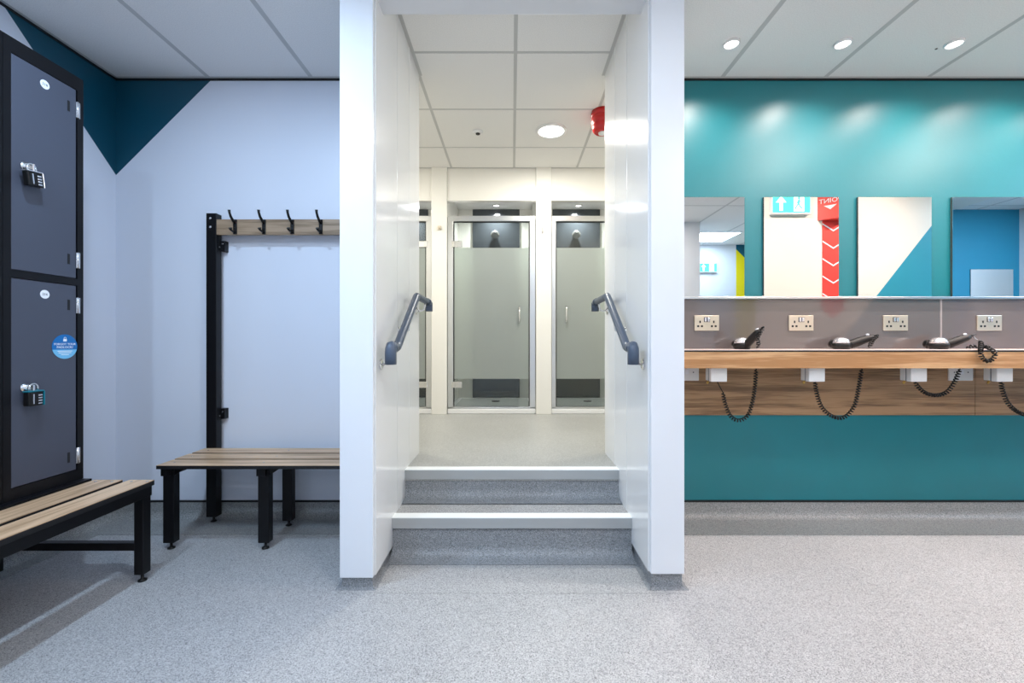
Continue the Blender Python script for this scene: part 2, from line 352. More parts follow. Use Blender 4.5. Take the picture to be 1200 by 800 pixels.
# shower corridor ceiling
CX0, CX1, SW = -2.6, 2.9, 4.13
c2 = struct('ceiling_shower', MB().box(CX0, CX1, 1.944, SW, CEIL2+.03, CEIL2+.08), M_grid, label='suspended ceiling above the stairs and shower corridor')
gx = [-2.98+.6*k for k in range(11)]; gx = [x for x in gx if CX0 < x < CX1]; gxx = [CX0]+gx+[CX1]; gy = [1.95, 2.476, 3.085, 3.69, SW]
for i in range(len(gxx)-1):
    for j in range(4):
        x0, x1, y0, y1 = gxx[i], gxx[i+1], gy[j], gy[j+1]
        if x1-x0 < .1: continue
        if y1 < 2.6 and (x1 < -.55 or x0 > .6): continue
        if y0 < 2.6 and y1 > 2.6 and (x1 < -.55 or x0 > .6): y0 = 2.70
        tile(x0, x1, y0, y1, CEIL2, c2, .010)
g = MB()
for x in gx: g.box(x-.0105, x+.0105, 1.95, SW, CEIL2+.001, CEIL2+.026)
for y in gy[1:-1]: g.box(CX0, CX1, y-.0105, y+.0105, CEIL2+.002, CEIL2+.025)
g.box(-.585, -.560, 1.95, 2.69, CEIL2-.001, CEIL2+.026).box(.560, .585, 1.95, 2.69, CEIL2-.001, CEIL2+.026).box(CX0, CX1, SW-.02, SW, CEIL2-.001, CEIL2+.026)
g.build('ceiling_grid', M_gridw, c2)
# partitions
def partition(name, s, z0, label):
    x0, x1 = sorted((s*PIN, s*POUT)); o = struct(name, MB().box(x0, x1, PF+.02, PE, 0 if False else z0, 2.82), M_clad, label=label)
    MB().box(x0, x1, PF, PF+.02, z0, 2.82, .002).build('front_panel', M_cladf, o)
    xi = s*PIN
    ends = [PF+.021, 2.175, 2.425, PE]
    for a, b_ in zip(ends[:-1], ends[1:]):
        xa, xb = sorted((xi, xi-s*.006)); MB().box(xa, xb, a+.002, b_-.002, z0, 2.82, .0012).build('cladding_panel', M_clad, o)
    p = MB(); q = [(s*(PIN+.006), PF+.012), (s*(POUT-.006), PF+.012), (s*(POUT-.006), 2.53), (s*(PIN+.006), 2.53)]
    x0, x1 = sorted((q[0][0], q[1][0])); p.box(x0, x1, PF+.012, 2.53, 0, z0)
    for k in range(7):
        a = PI/2*k/7; r = .022*(1-math.sin(a)); zz = .0015+.024*(1-math.cos(a)); p.box(x0-r, x1+r, PF+.012-r, 2.3, 0, zz)
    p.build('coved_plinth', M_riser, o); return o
partition('wall_partition', -1, .046, 'white clad partition left of the stairs')
partition('wall_partition_right', 1, .062, 'white clad partition right of the stairs')
struct('trim_header', MB().box(-PIN, PIN, PF, 1.944, H+1.473, 2.82, .003), M_wall, label='white header beam across the stair opening')
# corridor
struct('floor_shower', MB().box(-PIN, PIN, 2.335, PE, UP-.06, UP).box(CX0, CX1, PE, 5.05, UP-.06, UP), M_vinylu, label='pale speckled vinyl floor of the shower corridor')
struct('wall_corridor_left', MB().box(CX0-.1, CX0, PE, 5.05, 0, 2.85), M_cream); struct('wall_corridor_right', MB().box(CX1, CX1+.1, PE, 5.05, 0, 2.85), M_cream)
struct('wall_corridor_front', MB().box(CX0, -POUT, 2.69, 2.71, UP, 2.85).box(POUT, CX1, 2.69, 2.71, UP, 2.85), M_cream, label='cream clad wall facing the showers')

# ------------------------------------------------------------ stairs
st = thing('staircase', (0, 2.05, 0), 'two-step stair of speckled grey vinyl between the white partitions', 'stairs')
st.parent = None
def P(o): o.matrix_parent_inverse = o.parent.matrix_world.inverted(); return o
def part(mb, name, m, root, loc=None):
    """mesh given in world coordinates, parented under a thing placed at loc"""
    o = mb.build(name, m, root); l = root
    off = Vector((0, 0, 0)); q = root
    while q is not None: off += Vector(q.location); q = q.parent
    o.location = -off
    return o
S1, S2, D1, D2 = .190, .346, 2.077, 2.329
def riser(y, z0, z1):
    b = MB(); pr = [(y+.012, z1)]+[(y+.012-.050*(1-math.cos(a)), z0+.050*(1-math.sin(a))) for a in [PI/2*k/8 for k in range(9)]]+[(y-.072, z0-.001), (y-.072, z0-.003), (y+.03, z0-.003), (y+.03, z1)]
    b.prism([(-PIN+.004, a, z) for a, z in pr], (2*PIN-.008, 0, 0)); return b
riser_shape = [(D1, .004, S1-.03), (D2, S1+.003, S2-.03)]
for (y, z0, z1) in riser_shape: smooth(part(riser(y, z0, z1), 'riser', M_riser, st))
part(MB().box(-PIN+.002, PIN-.002, D1+.03, D2+.08, .001, S1-.004), 'tread', M_vinyl, st)
part(MB().box(-PIN+.002, PIN-.002, D2+.03, D2+.08, S1-.004, S2-.005), 'landing_edge', M_vinylu, st)
for (y, z) in ((D1, S1), (D2, S2)):
    n = part(MB().box(-PIN+.001, PIN-.001, y, y+.012, z-.052, z-.001, .002), 'nosing', M_nose, st)
    o = MB().box(-PIN+.001, PIN-.001, y+.0005, y+.058, z-.006, z+.002, .0015).build('nosing_insert', M_noset, n)

# ------------------------------------------------------------ shower wall
PILX = [(-1.785, -1.61), (-.769, -.621), (.229, .376), (1.22, 1.367), (2.21, 2.357)]
OPEN = [(-1.61, -.769), (-.613-.008, .229), (.376, 1.22), (1.367, 2.21)]
sw = struct('wall_shower', MB().box(CX0, CX1, SW, SW+.06, H+1.349, 2.82).box(CX0, -1.785, SW, SW+.06, UP, 2.6).box(2.357, CX1, SW, SW+.06, UP, 2.6), M_cream, label='cream clad wall of shower cubicles')
for (a, c) in PILX: MB().box(a, c, SW-.022, 4.97, UP, CEIL2, .003).build('pilaster', M_cream, sw)
g = MB()
for x in (-.620, .2275, .3775): g.box(x-.002, x+.002, SW-.0012, SW, H+1.349, CEIL2)
g.build('panel_joint', mat('joint_grey', (.5, .49, .45), .5), sw)
struct('wall_cubicle_back', MB().box(CX0, CX1, 4.97, 5.05, UP, 2.82), M_cream, label='cream back wall of the shower cubicles')
struct('ceiling_cubicle', MB().box(CX0, CX1, SW+.06, 4.97, H+1.52, H+1.56), mat('cubicle_ceiling', (.74, .74, .71), .4), label='pale ceiling inside the shower cubicles')
def shower(i, x0, x1, hinge, pan, place):
    z0, zt = UP, H+1.206
    t = thing('shower_cubicle', ((x0+x1)/2, 4.16, UP), 'shower cubicle with frosted glass door, %s' % place, 'shower', 'shower cubicles')
    fr = MB(); jl, jr = (.057, .060) if hinge < 0 else (.045, .057)
    y0, y1 = 4.135, 4.175
    fr.box(x0+.003, x0+jl, y0, y1, UP+.052, zt, .004).box(x1-jr, x1-.003, y0, y1, UP+.052, zt, .004)
    fr.box(x0+.003, x1-.003, y0-.002, y1+.002, zt-.053, zt, .004).box(x0+.003, x1-.003, y0, y1, UP+.045, UP+.066, .003)
    part(fr, 'frame', M_alu, t)
    gx0, gx1, gz0, gz1 = x0+jl+.008, x1-jr-.008, UP+.072, zt-.060
    sl = MB().box(x0+jl-.001, x0+jl+.008, 4.145, 4.165, gz0, gz1).box(x1-jr-.008, x1-jr+.001, 4.145, 4.165, gz0, gz1).box(x0+jl, x1-jr, 4.145, 4.165, gz1, gz1+.008)
    part(sl, 'seal', M_seal, t)
    fz0, fz1 = H-43.6*4.155/505, H+109.5*4.155/505
    dr = part(MB().box(gx0, gx1, 4.151, 4.159, gz0, gz1), 'glass_door', M_clear, t)
    def sub(mb, n, m): return mb.build(n, m, dr)
    sub(MB().box(gx0+.001, gx1-.001, 4.1475, 4.1505, fz0, fz1), 'frosted_film', M_frost)
    hx = gx1-.09 if hinge < 0 else gx0+.09
    sub(MB().tube([(hx, 4.147, H+.183), (hx, 4.118, H+.186), (hx, 4.108, H+.20), (hx, 4.108, H+.27), (hx, 4.108, H+.315), (hx, 4.118, H+.332), (hx, 4.147, H+.335)], .008, 10), 'handle', M_chrome)
    for hz in (H+.935, H-.415):
        a, c = (gx0-.022, gx0+.075) if hinge < 0 else (gx1-.075, gx1+.022)
        sub(MB().box(a, c, 4.138, 4.1475, hz-.03, hz+.03, .003).box(*( (a, a+.03) if hinge < 0 else (c-.03, c)), 4.130, 4.1475, hz-.03, hz+.03, .003), 'hinge', M_chrome)
    # tray
    part(MB().box(x0+.002, x1-.002, 4.125, 4.968, UP+.001, UP+.045, .006), 'shower_tray', M_white, t)
    tr = [c for c in t.children if c.name.startswith('shower_tray')][0]
    MB().box(x0+.05, x1-.05, 4.19, 4.92, UP+.0445, UP+.0475, .001).build('tray_floor', mat('tray_white', (.70, .72, .69), .25), tr)
    MB().lathe([(.045, 0), (.045, .004), (.02, .006)], ((x0+x1)/2+.02, 4.66, UP+.0475)).build('drain', M_seal, tr)
    # panel and head
    pa, pb = pan
    part(MB().box(pa, pb, 4.955, 4.969, UP+.05, H+1.518, .001), 'back_panel', M_panel, t)
    cx = (pa+pb)/2-.01
    sh = part(MB().lathe([(.012, 0), (.03, .02), (.050, .05), (.052, .075), (.044, .08)], (cx, 4.925, H+1.265), (0, -.55, -.85), n=24), 'shower_head', M_sil, t)
    MB().lathe([(.02, 0), (.03, -.004), (.03, -.012), (.016, -.02), (.014, -.05)], (cx, 4.955, H+1.245), (0, 1, 0)).build('wall_mount', M_chrome, sh)
places = ['on the far left, half hidden by the partition', 'in the middle of the opening', 'on the right, beside the red sounder', 'hidden beyond the right partition']
PANS = [(-1.52, -.965), (-.453, .087), (.467, 1.012)]
for i in range(3): shower(i, *OPEN[i], (-1 if i == 1 else 1), PANS[i], places[i])
def gtag(n, pl):
    pass
# hooks on pilasters
o = MB().box(-.708, -.672, SW-.034, SW-.022, H+1.062, H+1.10, .003).lathe([(.008, 0), (.008, .02), (.011, .024)], (-.69, SW-.034, H+1.08), (0, -1, 0), n=12).build('robe_hook', M_steel)
tag(o, 'small square brass robe hook on cream pilaster left of the middle shower', 'hook')
o = MB().box(.286, .298, SW-.03, SW-.022, H+1.03, H+1.085, .002).tube([(.292, SW-.03, H+1.045), (.292, SW-.05, H+1.04), (.292, SW-.055, H+1.058)], .004, 8).build('robe_hook', M_sil)
tag(o, 'thin steel robe hook on cream pilaster right of the middle shower', 'hook')

# ------------------------------------------------------------ lights as things
def round_light(x, y, z, d, label, group=None, m=M_lamp, small=False, cat='ceiling light'):
    t = thing('ceiling_light', (x, y, z-.012), label, cat, group)
    r = d/2
    MB().lathe([(r*.93, .012), (r*1.09, .012), (r*1.1, .004), (r*1.06, .0), (r*.93, -.001), (r*.90, .006)], (0, 0, 0), n=40).build('bezel', M_white, t)
    MB().lathe([(r*.9, .006), (r*.9, .009)], (0, 0, 0), n=40).build('diffuser', m, t); return t
names = [('small round ceiling light over the coat bench', 1), ('small round ceiling light over the locker bench', 1), ('round ceiling light before the second mirror', 1), ('round ceiling light before the rightmost mirror', 1), ('round ceiling light left of the stair entrance', 1), ('round ceiling light right of the stair entrance', 1),
         ('bright round ceiling light over the shower corridor', 1), ('round light above the left end of the shower corridor', 1), ('round light above the right end of the shower corridor', 1)]
for (x, y, z, d, p, c), (n, _) in zip(ROUND_LAMPS, names): round_light(x, y, z, d, n)
pn = ['square ceiling light panel behind the vanity', 'square light panel in the lobby ceiling', 'square light panel before the blue wall', 'small square light panel near the beige wall']
for (x, y, z, d, p, c), n in zip(PANEL_LAMPS, pn):
    t = thing('light_panel', (x, y, z-.012), n, 'ceiling light'); h = d/2
    MB().box(-h-.02, h+.02, -h-.02, -h, 0, .012).box(-h-.02, h+.02, h, h+.02, 0, .012).box(-h-.02, -h, -h, h, 0, .012).box(h, h+.02, -h, h, 0, .012).build('frame', M_white, t)
    MB().box(-h, h, -h, h, .004, .010).build('diffuser', M_lampc, t)
sn = ['small downlight over mirrors, nearest the white partition', 'small downlight over mirrors, second from partition', 'small downlight over mirrors beside a small black hole, third from partition',
      'small downlight over the rightmost mirror', 'small downlight over the wall right of the mirrors', 'small downlight near the right end of the teal wall', 'last small downlight at the far right']
for (x, y), n in zip(SPOTS, sn): round_light(x, y, CEIL, .075, n, 'downlights over the vanity mirrors', cat='downlight')
MB().lathe([(.006, 0), (.006, .002)], (2.245, 2.28, CEIL-.002), n=10).build('screw_hole', M_black2, ce)
cn = ['tiny downlight inside the left cubicle', 'tiny downlight inside the middle cubicle', 'tiny downlight inside the right cubicle']
for (x, y), n in zip(CUBES, cn): round_light(x, y, H+1.52, .065, n, 'cubicle downlights', cat='downlight')
# smoke sensor, sounder
t = thing('ceiling_sensor', (-.27, 3.41, CEIL2-.012), 'small white ceiling sensor with dark centre above the corridor', 'sensor')
MB().lathe([(.040, .012), (.042, .006), (.034, .0), (.02, -.003)], (0, 0, 0)).build('bezel', M_white, t)
MB().lathe([(.018, -.003), (.016, -.010), (.008, -.012)], (0, 0, 0)).build('lens', M_seal, t)
t = thing('fire_sounder', (.655, 3.12, CEIL2), 'red cylindrical fire alarm sounder hanging beside the right partition', 'fire alarm')
MB().lathe([(.082, 0), (.082, -.035), (.079, -.038), (.077, -.042)], (0, 0, 0)).build('base', M_red, t)
MB().lathe([(.072, -.040), (.080, -.046), (.080, -.085), (.074, -.09), (.078, -.10), (.070, -.135), (.055, -.15)], (0, 0, 0)).build('horn', M_red, t)
MB().lathe([(.03, -.15), (.028, -.158), (.02, -.162)], (0, 0, 0)).build('strobe_lens', M_white, t)

# ------------------------------------------------------------ handrails
def rail(s, label):
    t = thing('handrail', (s*.525, 1.95, H), label, 'handrail')
    x = s*.525; r = .0195
    pts = [(x, 1.905, H-.027), (x, 1.955, H-.027), (x, 1.972, H-.024), (x, 1.985, H-.014), (x, 2.36, H+.240), (x, 2.375, H+.249), (x, 2.395, H+.250), (x, 2.69, H+.246)]
    part(MB().tube(pts, r, 18), 'rail', M_slate, t)
    part(MB().tube([(x, 1.888, H-.008), (x, 1.875, H-.015), (x, 1.867, H-.03), (x, 1.865, H-.055), (x, 1.865, H-.10)], [.012, .021, .024, .0245, .0245], 18).tube([(x, 1.87, H-.027), (x, 1.925, H-.027)], .0235, 18), 'end_cap', M_slate, t)
    part(MB().tube([(x, 2.66, H+.246), (x, 2.705, H+.244)], .0225, 16).tube([(x, 2.715, H+.262), (x, 2.72, H+.24), (x, 2.72, H+.19)], [.014, .024, .024], 16), 'end_cap', M_slate, t)
    wall = s*.579
    for (yp, zp, yr, zr) in ((1.90, H-.10, 1.875, H-.085), (2.205, H+.052, 2.225, H+.115), (2.60, H+.185, 2.60, H+.215)):
        b = part(MB().lathe([(.024, 0), (.024, .004), (.020, .007), (.012, .009)], (wall, yp, zp), (-s, 0, 0), n=20), 'wall_plate', M_chrome, t)
        a = MB().tube([(wall-s*.006, yp, zp), (wall-s*.028, yp, zp), (x+s*.008, (yp+yr)/2, zp+.004), (x, yr, zr+.0), (x, yr, zr+.022)], .0055, 10).build('bracket_arm', M_chrome, b)
    return t
rail(-1, 'blue-grey handrail on the white partition left of the stairs'); rail(1, 'blue-grey handrail on the white partition right of the stairs')

# ------------------------------------------------------------ lockers
def padlock(loc, m, mdial, label, tilt=0):
    t = thing('padlock', loc, label, 'padlock'); t.rotation_euler = (tilt, 0, 0)
    MB().box(.012, .036, -.026, .026, -.036, .018, .004).build('body', M_blacksoft, t)
    MB().box(.010, .038, .0262, .031, -.037, .020, .002).box(.010, .038, -.028, .029, .0182, .023, .002).build('coloured_trim', m, t)
    MB().tube([(.024, -.015, .018)]+[(.024, -.015*math.cos(a), .034+.015*math.sin(a)) for a in [PI*k/8 for k in range(9)]]+[(.024, .015, .018)], .0035, 10).build('shackle', M_chrome, t)
    b = MB()
    for k in range(4): b.box(.0365, .0385, .006, .020, -.030+k*.0105, -.0245+k*.0105, .0008)
    b.build('number_dials', M_sil, t); MB().box(.0362, .038, -.012, -.008, -.028, .010).build('stripe', M_sil, t)
    return t
LX = -1.89
def locker(y0, y1, label, tilts, first):
    t = thing('locker', (LX, (y0+y1)/2, .438), label, 'locker', None)
    z0, z1 = .438, 2.19
    part(MB().box(XL+.012, LX-.012, y0+.001, y1-.001, z0, z1, .002), 'carcass', M_black, t)
    fr = MB(); fy0, fy1 = y0+.026, y1-.026
    fr.box(LX-.012, LX, y0, fy0, z0, z1).box(LX-.012, LX, fy1, y1, z0, z1).box(LX-.012, LX, fy0, fy1, z1-.058, z1).box(LX-.012, LX, fy0, fy1, z0, z0+.045).box(LX-.012, LX, fy0, fy1, H+.243, H+.272)
    part(fr, 'front_frame', M_black, t)
    nums = ('218', '216')
    for k, (a, c) in enumerate(((H+.274, H+1.090), (z0+.047, H+.241))):
        d = part(MB().box(LX-.010, LX-.002, fy0+.002, fy1-.004, a, c, .0015), 'door', M_lockd, t)
        def sub(mb, n, m): return mb.build(n, m, d)
        for hz in (c-.085, a+.078 if k == 0 else a+.06):
            sub(MB().box(LX-.001, LX+.003, fy1-.006, fy1+.010, hz-.034, hz+.034, .001).tube([(LX+.003, fy1, hz-.034), (LX+.003, fy1, hz+.034)], .004, 8), 'hinge', M_sil)
            sub(MB().box(LX-.0022, LX-.0012, fy1-.040, fy1-.030, hz-.022, hz+.022), 'vent_slot', M_black2)
        ly, lz = y0+.145, c-.05
        s_ = sub(MB().lathe([(.0175, 0), (.0175, .0008)], (LX-.002, ly, lz), (1, 0, 0), n=28), 'number_sticker', M_swhite)
        if first: text('sticker_number', nums[k], .014, M_sgrey, frame_m((LX-.0008, ly, lz), (0, 1, 0), (0, 0, 1)), d)
        kz = H+.675 if k == 0 else H-.185
        sub(MB().lathe([(.017, 0), (.017, .004), (.011, .006), (.011, .022)], (LX-.002, y0+.073, kz+.006), (1, 0, 0), n=20).box(LX+.006, LX+.030, y0+.074, y0+.082, kz-.022, kz+.016, .002), 'latch', M_chrome)
    return t
lk = locker(1.60, 1.90, 'black locker column with two slate doors, nearest the corner', 0, True)
locker(1.298, 1.598, 'neighbouring black locker cut off by the left edge', 0, False)
padlock((LX, 1.677, H+.640), M_sil, None, 'black combination padlock with silver edge on upper locker door', .12)
padlock((LX, 1.680, H-.214), M_tealm, None, 'black combination padlock with teal edge on lower locker door', 0)
# blue padlock sticker
t = thing('round_sticker', (LX-.001, 1.822, H-.0216), 'round blue sticker about forgotten padlocks on the lower locker door', 'sticker')
R_ = .0515
def disc_poly(a0, a1, n=24): return [(0, R_*math.cos(a0+(a1-a0)*k/n), R_*math.sin(a0+(a1-a0)*k/n)) for k in range(n+1)]
aa = math.asin(-.24)
MB().prism(disc_poly(aa, PI-aa), (.001, 0, 0)).build('upper_field', M_sblue, t)
MB().prism(disc_poly(PI-aa, 2*PI+aa), (.001, 0, 0)).build('lower_field', M_scyan, t)
for (bd, z, sz, mm) in (('FORGOT YOUR', .010, .0125, M_swhite), ('PADLOCK?', -.003, .0135, M_swhite)): text('lettering', bd, sz, mm, frame_m((.0013, 0, z), (0, 1, 0), (0, 0, 1)), t)
for z, wd in ((-.019, .030), (-.026, .026), (-.034, .016)): MB().box(.001, .0015, -wd, wd, z-.0012, z+.0012).build('small_print', M_swhite, t)
MB().box(.001, .0016, -.007, .007, .022, .032).tube([(.0013, -.004, .032), (.0013, -.004, .037), (.0013, 0, .040), (.0013, .004, .037), (.0013, .004, .032)], .001, 6).build('padlock_icon', M_swhite, t)

# ------------------------------------------------------------ locker bench
def foot(b, x, y, z): b.lathe([(.017, 0), (.017, .006), (.009, .010), (.006, .013), (.006, z+.003)], (x, y, 0.0), n=16)
t = thing('locker_bench', (-1.75, 1.5, 0), 'black steel locker bench with two oak slats in front of lockers', 'bench')
yA, yB, SZ = .70, 1.90, .43
fr = MB()
for x in (-1.60, -1.86, -2.30): fr.box(x-.018 if x > -2 else x, x+.018, yA+.02, yB-.006, SZ-.065, SZ-.022, .002)
for y in (yA+.02, yB-.045): fr.box(-2.30, -1.60, y, y+.036, SZ-.065, SZ-.022, .002)
part(fr, 'frame', M_black, t)
for y in (yA+.02, yB-.045): part(MB().box(-2.28, -1.60, y+.003, y+.033, .137, .170, .002), 'stretcher', M_black, t)
for x in (-1.628, -2.275):
    for y in (yA+.02, yB-.045):
        part(MB().box(x, x+.040, y, y+.040, .034, SZ-.066, .002), 'leg', M_black, t)
        b = MB(); foot(b, x+.02, y+.02, .03); part(b, 'foot', M_blacksoft, t)
part(MB().box(XL+.012, -1.85, yA, yB-.002, SZ-.022, SZ+.0075, .001), 'locker_base_board', M_black, t)
for (x0, x1) in ((-1.686, -1.576), (-1.842, -1.716)):
    s_ = part(MB().box(x0, x1, yA, yB, SZ-.0215, SZ-.002, .001), 'slat_core', M_black2, t)
    s_.name = 'slat'
    o = MB().box(yA, yB, -(x1-.0006), -(x0+.0006), SZ-.002, SZ+.0008).build('slat_top', M_oak, s_); o.rotation_euler = (0, 0, PI/2)
    for (sx, sy) in ((.03, .025), (.1, .025)): MB().lathe([(.006, 0), (.005, .0012)], (x0+sx, yB-sy, SZ+.0008), n=10).build('screw', M_sil, s_)
# ------------------------------------------------------------ coat rack bench
t = thing('coat_bench', (-1.25, 2.3, 0), 'black steel cloakroom bench with three oak slats below the hooks', 'bench')
XA, XB = -1.75, -.745
for k, (y0, y1) in enumerate(((2.118, 2.222), (2.240, 2.342), (2.362, 2.462))):
    if k == 2: x0_ = -1.752
    s_ = part(MB().box(XA-(.004 if k else 0), XB, y0, y1, SZ-.018, SZ-.001, .001), 'slat', M_black2, t)
    MB().box(XA-(.004 if k else 0)+.001, XB-.001, y0+.0006, y1-.0006, SZ-.001, SZ+.0012).build('slat_top', M_oak, s_)
    for sx in (.05, .5, .95): MB().lathe([(.005, 0), (.004, .001)], (XA+sx, (y0+y1)/2, SZ+.0012), n=8).build('screw', M_sil, s_)
for x in (-1.742, -1.268, -.80):
    part(MB().box(x, x+.045, 2.135, 2.49 if x < -1.7 else 2.47, SZ-.058, SZ-.019, .002), 'cross_bearer', M_black, t)
    part(MB().box(x, x+.054, 2.150, 2.190, .034, SZ-.0185, .002).prism([(x+.054, 2.155, SZ-.019), (x+.054, 2.155, SZ-.06), (x+.115, 2.155, SZ-.019)], (0, .004, 0)), 'leg', M_black, t)
    b = MB(); foot(b, x+.027, 2.17, .03); part(b, 'foot', M_blacksoft, t)
    if x > -1.7:
        part(MB().box(x-.02, x+.034, 2.415, 2.455, .034, SZ-.0185, .002), 'leg', M_black, t)
        b = MB(); foot(b, x+.007, 2.435, .03); part(b, 'foot', M_blacksoft, t)
for x in (-1.752, -.80):
    po = part(MB().box(x, x+.058, 2.468, 2.515, .034, H+.735, .002), 'post', M_black, t)
    b = MB(); foot(b, x+.029, 2.49, .03); part(b, 'foot', M_blacksoft, t)
    for z in (.705, .655): MB().lathe([(.007, 0), (.006, .004), (.003, .005)], (x+.025, 2.468, H+z), (0, -1, 0), n=12).build('bolt', M_sil, po)
    for z in (H+.555, H-.42+.0):
        part(MB().box(x+.058, x+.082, 2.505, 2.5395, z-.03, z+.03, .001).box(x+.056, x+.060, 2.478, 2.54, z-.03, z+.03), 'wall_bracket', M_black, t)
        part(MB().lathe([(.004, 0), (.003, .003)], (x+.070, 2.505, z+.012), (0, -1, 0), n=8).lathe([(.004, 0), (.003, .003)], (x+.062, 2.49, z-.01), (1, 0, 0), n=8), 'screw', M_sil, t)
part(MB().box(-1.694, -.80, 2.470, 2.488, H+.612, H+.700, .001), 'hook_rail', M_oak2, t)
hook0 = None
for k, x in enumerate((-1.585, -1.420, -1.258, -1.095, -.93)):
    if hook0 is None:
        b = MB(); zz = H+.612
        b.box(-.010, .010, 2.463, 2.470, zz+.002, zz+.086, .002)
        b.tube([(0, 2.464, zz+.065), (-.001, 2.450, zz+.075), (-.003, 2.434, zz+.092), (-.004, 2.424, zz+.112), (-.004, 2.420, zz+.128)], [.008, .0075, .007, .0065, .0078], 10)
        b.tube([(0, 2.464, zz+.022), (0, 2.450, zz+.012), (-.002, 2.432, zz+.018), (-.002, 2.426, zz+.028)], [.007, .006, .006, .010], 10)
        b.lathe([(.004, 0), (.003, .0015)], (0, 2.463, zz+.036), (0, -1, 0), n=8)
        hook0 = part(b, 'coat_hook', M_blacksoft, t); hook0.location.x += x; base = hook0.location.copy(); bx = x
    else:
        c = hook0.copy(); COL.objects.link(c); c.location = base + Vector((x-bx, 0, 0))

# ------------------------------------------------------------ mirrors
ml = ['frameless mirror nearest the white partition, showing ceiling and a yellow strip', 'frameless mirror showing the exit sign and red fire sign', 'frameless mirror showing a plain wall with a teal diagonal', 'frameless mirror at the right edge showing a blue wall']
for (x0, x1), n in zip(((.93, 1.364), (1.477, 1.917), (2.030, 2.462), (2.583, 3.010)), ml):
    t = thing('mirror', ((x0+x1)/2, YB, H+.265), n, 'mirror', 'frameless wall mirrors over the counter')
    part(MB().box(x0, x1, YB-.012, YB, H+.263, H+.847), 'backing', M_medge, t)
    part(MB().box(x0+.001, x1-.001, YB-.0128, YB-.0122, H+.264, H+.846), 'silvered_face', M_mirror, t)
t = thing('mirror', (5.62, 0, H+.2), 'small frameless mirror on the bright blue wall', 'mirror')
part(MB().box(5.37, 5.87, 0, .008, H-.05, H+.875-.03), 'backing', M_medge, t)
part(MB().box(5.371, 5.869, .0082, .009, H-.049, H+.844), 'silvered_face', M_mirror, t)
o = MB().box(POUT+.001, 4.3, YB-.026, YB-.001, H+.248, H+.2625, .002).build('mirror_channel', M_alu); tag(o, 'thin metal channel running under the mirrors', 'trim strip')
# splashback
t = thing('splashback', (2, YB, H-.03), 'glossy dark grey glass splashback behind the sockets', 'splashback')
for (a, c) in ((POUT+.002, 2.513), (2.524, 4.30)): part(MB().box(a, c, YB-.010, YB-.0005, H-.0425, H+.2475, .0008), 'glass_panel', M_splash, t)
part(MB().box(2.513, 2.524, YB-.011, YB-.0005, H-.0425, H+.2475), 'joint_strip', mat('joint_strip_grey', (.30, .28, .28), .45), t)
# sockets
sl = ['brass double socket below the mirror beside the partition', 'brass double socket below the mirror showing the exit sign', 'brass double socket below the mirror with teal diagonal', 'brass double socket above the looping cord at the right']
s0 = None
for x, n in zip((1.141, 1.694, 2.247, 2.797), sl):
    if s0 is None:
        s0 = thing('wall_socket', (x, YB-.0105, H+.108), n, 'socket', 'double sockets on the splashback')
        MB().box(-.072, .072, -.007, 0, -.045, .045, .002).build('face_plate', M_steel, s0)
        b = MB()
        for c in (-.040, .040):
            b.box(c-.0042, c+.0042, -.0075, -.0068, .0, .014)
            for q in (-.011, .011): b.box(c+q-.006, c+q+.006, -.0075, -.0068, -.024, -.013)
        for c in b.b.verts: pass
        b.build('pin_holes', M_black2, s0)
        MB().box(-.0175, .0175, -.0078, -.0068, .006, .034).build('switch_surround', M_black2, s0)
        for c in (-.0085, .0085): MB().box(c-.0065, c+.0065, -.0125, -.007, .008, .032, .002).build('rocker_switch', M_sil, s0)
    else:
        c = copy_tree(s0); c.location = (x, YB-.0105, H+.108); c['label'] = n
# counter
YS = 2.281
t = thing('vanity_counter', (2.5, 2.4, .95), 'oak-fronted vanity counter with pale top and black edge', 'counter')
part(MB().box(POUT+.002, 4.3, YS, YB-.0005, H-.0475, H-.0430, .001), 'counter_top', M_ctop, t)
part(MB().box(POUT+.002, 4.3, YS-.001, YB-.0005, H-.0545, H-.0475), 'black_edge', M_black2, t)
part(MB().box(POUT+.002, 4.3, YS, YS+.020, H-.142, H-.0545, .001), 'oak_fascia', M_oaks, t)
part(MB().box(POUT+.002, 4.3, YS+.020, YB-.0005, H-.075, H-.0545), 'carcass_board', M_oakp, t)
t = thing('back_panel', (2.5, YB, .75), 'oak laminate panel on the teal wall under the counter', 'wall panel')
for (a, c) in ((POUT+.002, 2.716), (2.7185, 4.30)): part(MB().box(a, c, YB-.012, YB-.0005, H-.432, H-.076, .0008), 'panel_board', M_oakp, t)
# switched spurs
for x, wd, n in ((1.02, .145, 'white switched fuse outlet under counter beside the partition'), (2.625, .140, 'white double outlet under counter behind the third cord')):
    t = thing('fused_outlet', (x, YB-.012, H-.185), n, 'socket')
    MB().box(-wd/2, wd/2, -.010, 0, -.044, .045, .002).build('face_plate', M_white, t)
    MB().box(-.010, .012, -.014, -.010, -.006, .022, .002).build('rocker_switch', M_swhite, t)
    MB().lathe([(.004, 0), (.004, .001)], (-.04, -.010, .005), (0, -1, 0), n=10).lathe([(.004, 0), (.004, .001)], (.04, -.010, .005), (0, -1, 0), n=10).build('screw', M_sgrey, t)
